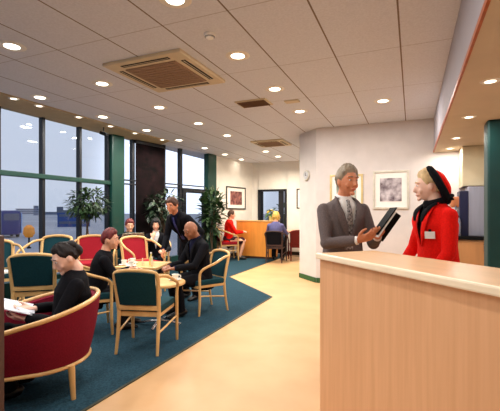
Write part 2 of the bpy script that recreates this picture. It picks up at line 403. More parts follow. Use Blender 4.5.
# dark blind
bl = thing('roller_blind', 'dark maroon patterned blind covering the glazing beside the green pier', 'blind')
BLM = mat('dark_patterned_fabric', (9, 5, 7), .95, .5, 5, rgb2=(22, 10, 13), spec=.1)
bboxB(.1, .256, .3, H-.09, .07, .012, 'fabric', BLM, bl); bboxB(.098, .258, H-.09, H-.02, .075, .06, 'roller', DARKF, bl, .01); bboxB(.1, .256, .27, .3, .07, .03, 'bottom_bar', DARKF, bl)

# ------------------------------------------------------------------ pictures, clock
def picture(c, yaw, wd, ht, fm, pm, label, mount=.2):
    t = thing('framed_picture', label, 'picture', c, yaw)    # local -Y faces the viewer
    fw = .035
    mb = MB()
    for dx in (-1, 1): mb.box((dx*(wd/2-fw/2), -.012, 0), (fw, .026, ht), bevel=.004)
    for dz in (-1, 1): mb.box((0, -.012, dz*(ht/2-fw/2)), (wd-2*fw, .026, fw), bevel=.004)
    mb.build('frame', fm, t, smooth=False)
    mb = MB(); mb.box((0, -.004, 0), (wd-fw*1.5, .006, ht-fw*1.5)); mb.build('mount', MOUNT, t, smooth=False)
    mb = MB(); mb.box((0, -.009, 0), (wd*(1-2*mount), .005, ht*(1-2*mount))); mb.build('print', pm, t, smooth=False)
    return t
picture((-.335, 6.92, 1.68), 0, .58, .66, SILVERF, PRINTA, 'silver framed purple and grey print on back wall between the standing pair')
picture((-1.08, 6.92, 1.67), 0, .58, .60, GOLDF, PRINTC, 'pale gold framed picture on back wall behind the grey suited man')
c = onB(.823, .01, 1.71)
picture(c, YB+PI/2, 1.0, .66, BLACKF, PRINTB, 'dark framed maroon print on the far left wall beside the plant')
picture((-2.95, 11.1, 1.7), 0, .5, .6, BLACKF, PRINTC, 'framed picture half hidden by the wall corner, right of the far doorway')
t = thing('wall_clock', 'small round wall clock on the projecting wall corner', 'clock', (-1.855, 7.14, 2.0), -PI/4)
Rx = Matrix.Rotation(PI/2, 3, 'X')
s = MB(); s.lathe([(.1, 0), (.105, .02), (.09, .035), (.08, .03), (.001, .03)], R=Rx); s.build('case', SILVERF, t)
s = MB(); s.lathe([(.08, .03), (.08, .033), (.001, .033)], R=Rx); s.build('dial', mat('grey_dial', (190, 190, 192), .4, .05), t)
s = MB(); s.box((0, -.037, .025), (.008, .004, .06)); s.box((.02, -.037, 0), (.045, .004, .008)); s.build('hands', BLACK, t, smooth=False)

# ------------------------------------------------------------------ reception counter and servery
cA = V((-.546, 2.376, 0)); dirC = V((.7071, -.7071, 0)); nrm = V((.7071, .7071, 0)); LC = 2.0
ct = thing('reception_counter', 'large beech reception counter with pale edged top in the right foreground', 'counter', cA, -PI/4)
# local x along the counter, y to the back
s = MB(); s.box((LC/2, .03, .508), (LC, .03, 1.016)); s.build('front_panel', BEECHC, ct, smooth=False)
s = MB(); s.box((.015, .24, .508), (.03, .39, 1.016)); s.build('end_panel', BEECHC, ct, smooth=False)
s = MB(); s.box((LC-.015, .24, .508), (.03, .39, 1.016)); s.build('end_panel', BEECHC, ct, smooth=False)
s = MB(); s.box((LC/2, .225, 1.024), (LC+.02, .43, .032), bevel=.004); s.build('worktop', BEECHT, ct, smooth=False)
s = MB(); s.box((LC/2, .001, 1.023), (LC+.03, .024, .036), bevel=.008); s.build('edging', LIP, ct, smooth=False)
s = MB(); s.box((LC/2, .05, .05), (LC-.04, .04, .1)); s.build('plinth', BROWNW, ct, smooth=False)

sv = thing('servery_unit', 'low wood fronted servery unit with black worktop behind the red jacketed woman', 'cabinet', (.98, 6.5, 0))
s = MB(); s.box((0, .06, .45), (1.2, .64, .9)); s.build('carcass', BEECHC, sv, smooth=False)
for i in range(2):
    s = MB(); s.box((-.3+.6*i, -.27, .5), (.575, .02, .76), bevel=.004); dd = s.build('door', mat('servery_wood', (190, 136, 88), .5, .08, 12, stretch=(1, 1, .1)), sv, smooth=False)
    s = MB(); s.tube([(-.05+.1*i, -.285, .75), (-.05+.1*i, -.31, .76), (-.05+.1*i, -.31, .84), (-.05+.1*i, -.285, .85)], .006, 8); s.build('handle', CHROME, dd)
s = MB(); s.box((0, .05, .925), (1.24, .7, .05), bevel=.006); s.build('worktop', BLACK, sv, smooth=False)
cb = thing('wall_cupboard', 'pale wall cupboard under the soffit above the coffee machine', 'cupboard', (1.14, 6.68, 1.98))
s = MB(); s.box((0, 0, 0), (.9, .44, .6)); s.build('carcass', mat('cupboard_beige', (206, 192, 160), .6, .03), cb, smooth=False)
for i in range(2):
    s = MB(); s.box((-.225+.45*i, -.23, 0), (.44, .02, .58), bevel=.003); s.build('door', MATS['cupboard_beige'], cb, smooth=False)
s = MB(); s.box((0, -.02, -.306), (.9, .44, .014)); s.build('bottom_rail', DBROWN, cb, smooth=False)
# coffee machine
cm = thing('coffee_machine', 'grey steel and navy coffee machine on the black servery worktop', 'coffee machine', (.80, 6.42, .95))
s = MB(); s.box((.17, .1, .36), (.44, .34, .72), bevel=.012); s.build('body', STEEL, cm, smooth=False)
s = MB(); s.box((-.1, .08, .33), (.12, .32, .66), bevel=.01); s.build('column', mat('navy_plastic', (28, 30, 60), .4, .1), cm, smooth=False)
s = MB(); s.box((.405, -.02, .36), (.03, .12, .72)); s.build('side_trim', BLACK, cm, smooth=False)
s = MB(); s.box((-.2, .1, .5), (.14, .22, .16), bevel=.03); s.build('brew_head', mat('orange_brown_panel', (186, 112, 70), .5, .2, 12), cm, smooth=False)
s = MB(); s.tube([(-.2, 0, .44), (-.2, 0, .38)], .012, 8); s.build('spout', CHROME, cm)
s = MB(); s.box((-.22, .02, .01), (.16, .26, .02), bevel=.005); s.build('drip_tray', BLACK, cm, smooth=False)
fl = thing('steel_flask', 'steel vacuum jug with black handle beside the coffee machine', 'jug', (.60, 6.30, .950))
s = MB(); s.lathe([(.05, 0), (.055, .01), (.055, .2), (.045, .25), (.03, .27), (.001, .27)]); s.build('body', STEEL, fl)
s = MB(); s.lathe([(.032, .265), (.034, .29), (.02, .305), (.001, .305)]); s.build('lid', BLACK, fl)
s = MB(); s.tube([(0, -.05, .24), (0, -.09, .23), (0, -.095, .12), (0, -.052, .06)], .01, 8, smooth=5); s.build('handle', BLACK, fl)

# ------------------------------------------------------------------ chairs
def wood_chair(label, loc, yaw, um, group=None, scale=1.):
    t = thing('wooden_armchair', label, 'chair', loc, yaw, group, scale)
    mb = MB(); mb.box((0, .01, .42), (.44, .44, .075), bevel=.028); mb.build('seat', um, t)
    mb = MB()
    for sx in (-1, 1): mb.box((sx*.2, .0, .375), (.025, .42, .045), bevel=.006)
    for yy in (-.2, .21): mb.box((0, yy, .375), (.42, .025, .05), bevel=.006)
    mb.build('seat_frame', BEECH, t, smooth=False)
    for sx in (-1, 1):
        mb = MB(); mb.tube([(sx*.20, -.215, .40), (sx*.20, -.235, .2), (sx*.205, -.27, 0)], [(.019, .019), (.018, .018), (.014, .014)], 10, smooth=4); mb.build('leg', BEECH, t)
        mb = MB(); mb.tube([(sx*.245, .2, .47), (sx*.245, .2, .2), (sx*.245, .21, 0)], [(.017, .017), (.018, .018), (.014, .014)], 10, smooth=4); mb.build('leg', BEECH, t)
        mb = MB(); mb.tube([(sx*.215, -.275, .755), (sx*.262, -.17, .74), (sx*.283, -.02, .68), (sx*.275, .12, .63), (sx*.258, .185, .585), (sx*.247, .2, .52), (sx*.245, .2, .46)],
                           [(.015, .017)]*7, 10, smooth=5); mb.build('arm', BEECH, t)
        mb = MB(); mb.tube([(sx*.20, -.235, .2), (sx*.245, .2, .26)], .010, 8); mb.build('stretcher', BEECH, t)
    mb = MB()
    mb.tube([(-.20, -.215, .40), (-.208, -.25, .6), (-.213, -.282, .74), (-.19, -.298, .785), (-.1, -.315, .805), (0, -.32, .81),
             (.1, -.315, .805), (.19, -.298, .785), (.213, -.282, .74), (.208, -.25, .6), (.20, -.215, .40)], [(.017, .02)]*11, 10, side=V((0, 1, 0)), smooth=4)
    mb.box((0, -.222, .44), (.4, .026, .05), bevel=.006)
    mb.build('back_frame', BEECH, t)
    # upholstered back panel, gently curved
    mb = MB(); nx, nz = 8, 8; g = {}
    for side_ in (0, 1):
        for i in range(nx+1):
            for j in range(nz+1):
                u = i/nx*2-1; w_ = j/nz
                z = .465+.315*w_+(.016*(1-u*u) if w_ > .5 else 0)
                hw = .185+.012*w_
                y = -.224-.09*w_-.02*(1-u*u)*w_ + (.016 if side_ else -.02)*(1-.55*(abs(u)**6))
                g[side_, i, j] = mb.bm.verts.new((u*hw, y, z))
    for side_ in (0, 1):
        for i in range(nx):
            for j in range(nz):
                q = (g[side_, i, j], g[side_, i+1, j], g[side_, i+1, j+1], g[side_, i, j+1]); mb.bm.faces.new(q if side_ == 0 else q[::-1])
    bd = [(i, 0) for i in range(nx)]+[(nx, j) for j in range(nz)]+[(i, nz) for i in range(nx, 0, -1)]+[(0, j) for j in range(nz, 0, -1)]
    for a, b in zip(bd, bd[1:]+bd[:1]): mb.bm.faces.new((g[0, a[0], a[1]], g[1, a[0], a[1]], g[1, b[0], b[1]], g[0, b[0], b[1]]))
    mb.build('backrest', um, t)
    return t
GC = 'wooden armchairs around the low tables'
ch0 = wood_chair('empty green backed wooden armchair with its back to the camera, nearest on the carpet', (-2.36, 3.0, .008), yaw_of(-.28, .96), GREENUP, GC, .95)
RSW = {GREENUP: REDUP2}
dup(ch0, (-3.22, 3.13, .008), yaw_of(.66, .75), 'wooden armchair under the auburn haired person at the round table', GC, .95)
dup(ch0, (-2.53, 4.36, .008), yaw_of(-.48, -.88), 'wooden armchair under the bald man, next to the carpet edge', GC)
dup(ch0, (-4.02, 5.0, .008), yaw_of(.93, -.36), 'bright red backed wooden armchair beyond the square table, empty', GC, 1.08, RSW)
dup(ch0, (-3.98, 3.10, .008), yaw_of(-.62, .78), 'green backed wooden armchair just beyond the woman reading', GC, 1.03)
dup(ch0, (-5.1, 3.34, .008), yaw_of(.9, -.44), 'green backed wooden armchair by the window at the left picture edge', GC, 1.1)
dup(ch0, (-5.06, 4.02, .008), yaw_of(.3, -.95), 'dark backed wooden armchair by the window below the orange marker outside', GC, 1.13)
dup(ch0, (-4.72, 4.66, .008), yaw_of(.75, -.66), 'red wooden armchair by the window below the bushy ficus', GC, 1.1, RSW)
dup(ch0, (-3.5, 2.02, .008), yaw_of(.3, .95), 'wooden armchair cut off by the left edge, pale curved arm showing', GC)
dup(ch0, (-4.5, 5.98, .008), yaw_of(.57, -.82), 'wooden armchair under the woman with hand on chin', GC)
dup(ch0, (-4.73, 5.49, .008), yaw_of(.75, -.66), 'wooden armchair under the newspaper reader by the green pier', GC)
dup(ch0, (-4.60, 9.27, .008), yaw_of(.78, .62), 'red armchair under the far person in a red top', GC, 1.08, RSW)
dup(ch0, (-3.28, 9.42, 0.0), yaw_of(-.15, 1), 'dark armchair under the far person in blue purple', GC, 1., {GREENUP: BLACKCLOTH, BEECH: DBROWN})
dup(ch0, (-2.84, 9.97, 0), yaw_of(-.35, .94), 'empty dark maroon backed armchair at the far table', GC, 1., {GREENUP: MAROON, BEECH: MAROON})

# red tub chair in the left foreground
tub = thing('tub_chair', 'large red upholstered tub chair with beech rim in the left foreground', 'armchair', (-2.53, 1.955, .008), yaw_of(-.6, -.8))
RT = .42
def tub_ring(a):   # a=0 at the back (-y); +-pi/2 sides; then straight forward
    if abs(a) <= PI/2: return V((RT*math.sin(a), -RT*math.cos(a), 0))
    e = (abs(a)-PI/2)*RT
    return V((math.copysign(RT-.12*e, a), e, 0))
NA = 40; AM = PI/2+.85
angs = [-AM+2*AM*i/NA for i in range(NA+1)]
def rimz(a): return .665-.13*(1-math.cos(min(abs(a), AM)*.9))/1.5*1.25
s = MB(); rows_ = []
for a in angs:
    p = tub_ring(a); n_ = V((p.x, min(p.y, 0), 0)).normalized() if p.y < 0 else V((math.copysign(1, a), 0, 0))
    zt = rimz(a); col = []
    for (off, z) in ((-.085, .24), (-.05, .235), (-.03, .30), (.005, zt*.7), (.03, zt-.01), (.0, zt), (-.03, zt-.01), (-.055, zt*.7), (-.06, .30)):
        col.append(s.bm.verts.new(p+n_*(off-.02)+V((0, 0, z))))
    rows_.append(col)
for A, B in zip(rows_, rows_[1:]):
    k = len(A)
    for j in range(k): s.bm.faces.new((A[j], A[(j+1) % k], B[(j+1) % k], B[j]))
s.bm.faces.new(rows_[0]); s.bm.faces.new(list(reversed(rows_[-1])))
s.build('shell', REDUP, tub)
def offs(a, o, z):
    p = tub_ring(a); n_ = V((p.x, min(p.y, 0), 0)).normalized() if p.y < 0 else V((math.copysign(1, a), 0, 0))
    return p+n_*o+V((0, 0, z))
s = MB(); s.tube([offs(a, -.005, rimz(a)+.006) for a in angs], (.026, .014) if False else .017, 10, side=V((0, 0, 1))); s.build('top_rim', BEECH, tub)
s = MB(); s.tube([offs(a, -.066, .226) for a in angs], .013, 10, side=V((0, 0, 1))); s.build('base_rim', BEECH, tub)
s = MB(); s.lathe([(.31, .2), (.335, .22), (.35, .33), (.34, .36), (.001, .37)], n=32); s.build('seat', REDUP, tub)
for (x, y) in ((-.30, -.20), (.30, -.20), (-.31, .29), (.31, .29)):
    s = MB(); s.tube([(x, y, .23), (x*1.06, y*1.06, 0)], [(.024, .024), (.016, .016)], 12); s.build('leg', BEECH, tub)

# ------------------------------------------------------------------ tables
def pedestal_table(label, loc, r, h, square=False, topm=BEECH, yaw=0.):
    t = thing('low_table', label, 'table', loc, yaw)
    mb = MB()
    if square: mb.box((0, 0, h-.018), (2*r, 2*r, .036), bevel=.01)
    else: mb.lathe([(r-.012, h-.036), (r, h-.028), (r, h-.008), (r-.01, h), (.001, h)], n=40)
    mb.build('tabletop', topm, t, smooth=not square)
    mb = MB(); mb.tube([(0, 0, .04), (0, 0, h-.036)], .026, 14); mb.build('column', BLACK if square else CHROME, t)
    for k in range(4):
        a = k*PI/2+.3; mb = MB(); e = V((math.cos(a), math.sin(a), 0))
        mb.tube([e*.02+V((0, 0, .05)), e*.13+V((0, 0, .04)), e*.25+V((0, 0, .018))], [(.016, .016), (.016, .014), (.012, .012)], 8); mb.build('foot', CHROME, t)
    return t
pedestal_table('round beech table with chrome foot behind the nearest green chair', (-2.66, 3.6, .008), .29, .50)
pedestal_table('square low table carrying cups and bottles beside the standing man', (-3.42, 4.27, .008), .30, .57, True, yaw=.3)
pedestal_table('pale topped low table at the left edge near the windows', (-4.70, 2.90, .008), .22, .58, True, topm=WHITE, yaw=.2)
pedestal_table('table beside the far doorway between two dark chairs', (-3.2, 10.5, 0), .34, .78, True, topm=mat('pinkish_tabletop', (226, 170, 140), .5, .05))
def cup(x, y, z, label):
    t = thing('coffee_cup', label, 'cup', (x, y, z), random.random()*6, 'white cups on the low tables')
    mb = MB(); mb.lathe([(.035, 0), (.07, .008), (.072, .012), (.03, .006), (.001, .006)]); mb.build('saucer', WHITE, t)
    mb = MB(); mb.lathe([(.022, .007), (.03, .02), (.04, .07), (.037, .07), (.026, .02), (.001, .016)]); c_ = mb.build('bowl', WHITE, t)
    mb = MB(); mb.tube([(.036, 0, .06), (.06, 0, .055), (.058, 0, .03), (.03, 0, .025)], .005, 6, smooth=4); mb.build('handle', WHITE, t)
cup(-3.6, 4.08, .578, 'white cup and saucer at the left corner of the square table')
cup(-3.43, 4.03, .578, 'white cup and saucer at the near edge of the square table')
cup(-3.62, 4.28, .578, 'white cup and saucer at the far left of the square table')
cup(-2.53, 3.72, .508, 'white cup and saucer on the round beech table')
def bottle(x, y, z, sc, m, label):
    t = thing('bottle', label, 'bottle', (x, y, z), 0, 'bottles on the square table', sc)
    mb = MB(); mb.lathe([(.026, 0), (.03, .006), (.03, .11), (.012, .15), (.012, .19), (.001, .19)]); mb.build('body', m, t)
    mb = MB(); mb.lathe([(.014, .186), (.014, .208), (.001, .208)]); mb.build('cap', WHITE, t)
YB_ = mat('pale_yellow_plastic', (212, 196, 120), .35, .05); CB_ = mat('cream_plastic', (226, 214, 180), .35, .05)
bottle(-3.26, 4.22, .578, .85, YB_, 'taller pale yellow bottle on the right of the square table')
bottle(-3.19, 4.15, .578, .6, CB_, 'shorter cream bottle at the right corner of the square table')
bottle(-3.33, 4.13, .578, .5, CB_, 'small cream bottle left of the yellow bottle on the square table')

# divider and dark post
dv = thing('room_divider', 'plain orange wood divider box in front of the far doorway', 'divider', (-4.03, 9.95, 0))
s = MB(); s.box((0, 0, .55), (1.14, .3, .98), bevel=.01); s.build('box', ORANGEW, dv, smooth=False)
s = MB(); s.box((0, 0, 1.05), (1.17, .33, .03), bevel=.006); s.build('cap_board', BEECH, dv, smooth=False)
s = MB(); s.box((0, 0, .034), (1.1, .26, .05)); s.build('plinth', DBROWN, dv, smooth=False)
sp = thing('screen_end', 'dark brown wooden screen end at the extreme left edge', 'screen', (-2.152, 1.257, .008), yaw_of(.92, .39))
s = MB(); s.box((0, 0, .61), (.05, .36, 1.12), bevel=.008); s.build('panel', DBROWN, sp, smooth=False)
s = MB(); s.box((0, 0, .02), (.12, .4, .04), bevel=.008); s.build('foot', DBROWN, sp, smooth=False)

# ------------------------------------------------------------------ plants
def plant(label, loc, h, crown, n, lm, leaf, name='potted_plant', stem_n=3, upright=False, seed=1, pot=True):
    rnd = random.Random(seed)
    t = thing(name, label, 'plant', loc)
    pr = .17
    if pot:
        mb = MB(); mb.lathe([(pr*.75, 0), (pr, .34), (pr*.94, .34), (pr*.9, .31), (.001, .31)], n=28); mb.build('pot', POTM, t)
        mb = MB(); mb.lathe([(pr*.89, .305), (pr*.5, .325), (.001, .33)], n=20); mb.build('soil', SOIL, t)
    cx, cz, rx, rz = 0, crown[0], crown[1], crown[2]
    mb = MB()
    for k in range(stem_n):
        a = rnd.random()*6.3; mb.tube([(.02*math.cos(a), .02*math.sin(a), .3), (.04*math.cos(a+2), .04*math.sin(a+2), cz*.6), (rx*.3*math.cos(a), rx*.3*math.sin(a), cz)], [(.014, .014), (.011, .011), (.006, .006)], 7, smooth=4)
    mb.build('stem', BARK, t)
    mb = MB()
    for k in range(n):
        while True:
            p = V((rnd.uniform(-1, 1), rnd.uniform(-1, 1), rnd.uniform(-1, 1)))
            if .25 < p.length < 1: break
        b = V((p.x*rx, p.y*rx, cz+p.z*rz))
        d = V((p.x, p.y, p.z*.6+(.6 if upright else .1)))+V((rnd.gauss(0, .4), rnd.gauss(0, .4), rnd.gauss(0, .4))); d.normalize()
        L = leaf*rnd.uniform(.7, 1.3)
        mb.leaf(b, b+d*L, L*.42, droop=.35)
    mb.build('foliage', lm, t, fixn=False)
    return t
plant('bushy ficus on thin stem before the left windows', (-5.12, 4.93, .008), 1.7, (1.45, .34, .25), 620, LEAFD, .10, 'potted_ficus', seed=3)
c = onB(.17, .50, .008)
plant('dark leafy plant standing in front of the dark blind', c, 1.7, (1.4, .36, .34), 260, LEAFB, .16, seed=5)
c = onB(.505, .42, .008)
plant('tall broad leaved plant beside the far green pier', c, 1.9, (1.3, .27, .60), 330, LEAFD, .22, seed=8, upright=True)
t = plant('flowering plant with yellow heads on the divider end', (-3.60, 9.95, 1.066), .4, (.18, .14, .12), 70, LEAFM, .10, 'flowering_plant', pot=False, stem_n=0, seed=4)
s = MB(); s.lathe([(.06, 0), (.08, .12), (.074, .12), (.07, .1), (.001, .1)]); s.build('pot', YB_, t)
for k in range(6):
    s = MB(); a = k*1.05; s.ell((.1*math.cos(a), .1*math.sin(a), .22+.03*(k % 3)), (.035, .035, .022)); s.build('flower_head', mat('yellow_petal', (226, 190, 70), .6, .1), t)

# ------------------------------------------------------------------ outside
s = MB(); s.box((-150, 150, -1.1), (520, 520, .2)); tag(s.build('ground', mat('grey_tarmac', (150, 154, 166), .9, .15, .05)), kind='structure')
def far_building(x, y, w, d, h, m, label, nm='building', rows=3, cols=4):
    yaw = math.atan2(-x, y)
    t = thing(nm, label, 'building', (x, y, -1), yaw)
    mb = MB(); mb.box((0, 0, h/2), (w, d, h)); wl = mb.build('walls', m, t, smooth=False)
    mb = MB(); mb.box((0, 0, h+.2), (w*1.02, d*1.02, .4)); mb.build('roof', mat('roof_grey', (100, 106, 120), .8), t, smooth=False)
    mb = MB()
    for i in range(rows): mb.box((0, -d/2-.03, h*(i+.6)/rows), (w*.9, .1, h/rows*.35))
    mb.build('window_band', mat('far_glass', (86, 96, 118), .3), t, smooth=False)
def ray(px, d):
    a = math.atan(162/380); s_, c_ = math.sin(a), math.cos(a); r = (px-250)/380*d
    return r*c_-d*s_, r*s_+d*c_
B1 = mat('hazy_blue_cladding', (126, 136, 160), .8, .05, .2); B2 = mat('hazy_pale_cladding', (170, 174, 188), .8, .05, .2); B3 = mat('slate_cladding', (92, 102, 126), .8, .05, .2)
x, y = ray(60, 300); far_building(x, y, 4.6, 5, 6.0, B3, 'narrow slate tower outside between the left mullions', 'tower_building', 5)
x, y = ray(54, 330); far_building(x, y, 20, 10, 0.4+1.6, B1, 'long low hazy blue building outside left of the slate tower')
x, y = ray(30, 380); far_building(x, y, 24, 10, 5.2, B2, 'pale low building outside behind the orange marker')
x, y = ray(36, 260); far_building(x, y, 3, 3, 6.2, B1, 'small hazy tower outside left of the first mullion', 'tower_building', 4)
x, y = ray(92, 320); far_building(x, y, 30, 10, 3.4, B3, 'dark low building outside behind the ficus')
x, y = ray(74, 60); far_building(x, y, 4.6, 2.2, 2.2, mat('blue_panel', (46, 76, 140), .5), 'blue site cabin outside left of the ficus stem', 'cabin', 2)
x, y = ray(11, 34)
vn = thing('van', 'dark blue van outside at the left edge of the windows', 'van', (x, y, -1), math.atan2(-x, y)+.2)
BV = mat('blue_vehicle_paint', (26, 46, 118), .35, .08, 1); 
s = MB(); s.box((0, 1.6, 1.35), (1.55, 3.6, 2.2), bevel=.28); s.build('body', BV, vn)
s = MB(); s.box((0, -.21, 1.85), (1.2, .04, .6), bevel=.015); s.build('rear_window', mat('far_glass', (86, 96, 118), .3), vn, smooth=False)
s = MB(); s.box((.83, 1.6, 1.3), (.12, 3.3, 1.9), bevel=.05); s.build('side_panel', mat('pale_blue_paint', (150, 176, 220), .5), vn, smooth=False)
for sx in (-.62, .62):
    for yy in (.5, 2.8):
        s = MB(); s.lathe([(.1, -.1), (.32, -.1), (.34, 0), (.32, .1), (.1, .1)], (sx, yy, .34), 20, Matrix.Rotation(PI/2, 3, 'Y')); s.build('wheel', BLACK, vn)
x, y = ray(29, 24)
mk = thing('marker_post', 'small orange upright marker outside the first window', 'marker', (x, y, -1))
s = MB(); s.lathe([(.12, 0), (.12, .08), (.05, .1), (.05, .7), (.001, .7)]); s.build('post', BLACK, mk)
s = MB(); s.lathe([(.2, .7), (.34, .95), (.3, 1.3), (.14, 1.46), (.001, 1.5)]); s.build('head', mat('orange_marker', (250, 150, 30), .6, .1), mk)
plant('green shrub outside the far doorway glass', (-3.95, 12.2, -1.0), 2, (2.1, .55, .42), 300, LEAFM, .2, 'shrub', seed=11, pot=False)
#PEOPLE
# ------------------------------------------------------------------ people
REMESH = []     # (object, jacket V-cut spec)
def ik(a, t, l1, l2, pole):
    d = t-a; L = max(min(d.length, l1+l2-.006), abs(l1-l2)+.01); dr = d.normalized()
    x = (l1*l1-l2*l2+L*L)/(2*L); h = math.sqrt(max(l1*l1-x*x, 0))
    p = pole-dr*pole.dot(dr); p.normalize()
    return a+dr*x+p*h, a+dr*L
def headshape(q):
    x, y, z = q
    k = 1.0
    if z < 0: k = 1-.34*z*z-.06*(-z)
    X = x*.074*k
    Y = y*.096
    if z < 0:
        if y > 0: Y = y*.096*(1-.10*z*z)+.012*(z*z)
        else: Y = y*.096*(1-.5*min(1, -z*1.1))
    Z = z*.120
    if y > .2 and z > .0: Y -= .006*(z)
    return V((X, Y, Z))
def add_head(mb, c, R, sc):
    q = bmesh.ops.create_uvsphere(mb.bm, u_segments=26, v_segments=18, radius=1.)
    for v in q['verts']: v.co = c+R @ (headshape(v.co)*sc)
    T = lambda x, y, z: c+R @ (V((x, y, z))*sc)
    mb.tube([T(0, .084, .022), T(0, .101, -.008), T(0, .112, -.028), T(0, .098, -.040)], [(.008*sc, .008*sc), (.010*sc, .011*sc), (.015*sc, .012*sc), (.010*sc, .006*sc)], 8, side=R @ V((1, 0, 0)))
    for sx in (-1, 1):
        mb.ell(T(sx*.076, -.008, -.006), (.010*sc, .020*sc, .032*sc), R, 10, 8)
        mb.ell(T(sx*.033, .077, .034), (.026*sc, .016*sc, .009*sc), R, 10, 6)
        mb.ell(T(sx*.038, .064, -.030), (.024*sc, .017*sc, .026*sc), R, 10, 6)
    mb.ell(T(0, .079, -.096), (.024*sc, .017*sc, .016*sc), R, 10, 6)
    mb.ell(T(0, .087, -.062), (.022*sc, .011*sc, .013*sc), R, 10, 6)
def add_hand(mb, w, d, n, right, curl, sc):
    d = d.normalized(); n = (n-d*n.dot(d)).normalized(); W = n.cross(d)
    k = sc
    mb.tube([w-d*.03*k, w+d*.015*k, w+d*.05*k, w+d*.088*k], [(.026*k, .021*k), (.029*k, .019*k), (.039*k, .017*k), (.041*k, .014*k)], 12, side=W)
    for i, L in enumerate((.070, .079, .073, .057)):
        o = (-.031+.0205*i)*k*(1 if right else -1)
        p = w+d*(.084-(.010 if i == 3 else 0)-(.003 if i == 0 else 0))*k+W*o; pts = [p-d*.018*k]; a = curl*.35; r = [(.0095*k,)*2]
        spread = W*(o*.9)
        for f, seg in enumerate((.44, .32, .24)):
            p = p+((d*math.cos(a)+n*math.sin(a))+spread).normalized()*L*seg*k; pts.append(p); r.append(((.0092-.001*f)*k,)*2); a += curl*(.75+.1*i)
        mb.tube(pts, r, 8); mb.ell(pts[-1], .0075*k, None, 8, 6)
    sd = -1 if right else 1
    p0 = w+d*.022*k+W*(sd*.022*k); p1 = w+d*.056*k+W*(sd*.052*k)+n*.012*k; p2 = w+d*.084*k+W*(sd*.058*k)+n*.026*k; p3 = w+d*.104*k+W*(sd*.050*k)+n*.038*k
    mb.tube([p0, p1, p2, p3], [(.016*k,)*2, (.0125*k,)*2, (.0105*k,)*2, (.008*k,)*2], 8); mb.ell(p3, .008*k, None, 8, 6)

def remesh_obj(mb, name, m, parent, vox, smooth=2, cut=None):
    o = mb.build(name, m, parent, smooth=True)
    r = o.modifiers.new('r', 'REMESH'); r.mode = 'VOXEL'; r.voxel_size = vox; r.use_smooth_shade = True
    if smooth:
        sm = o.modifiers.new('s', 'SMOOTH'); sm.factor = .5; sm.iterations = smooth
    REMESH.append((o, cut)); return o

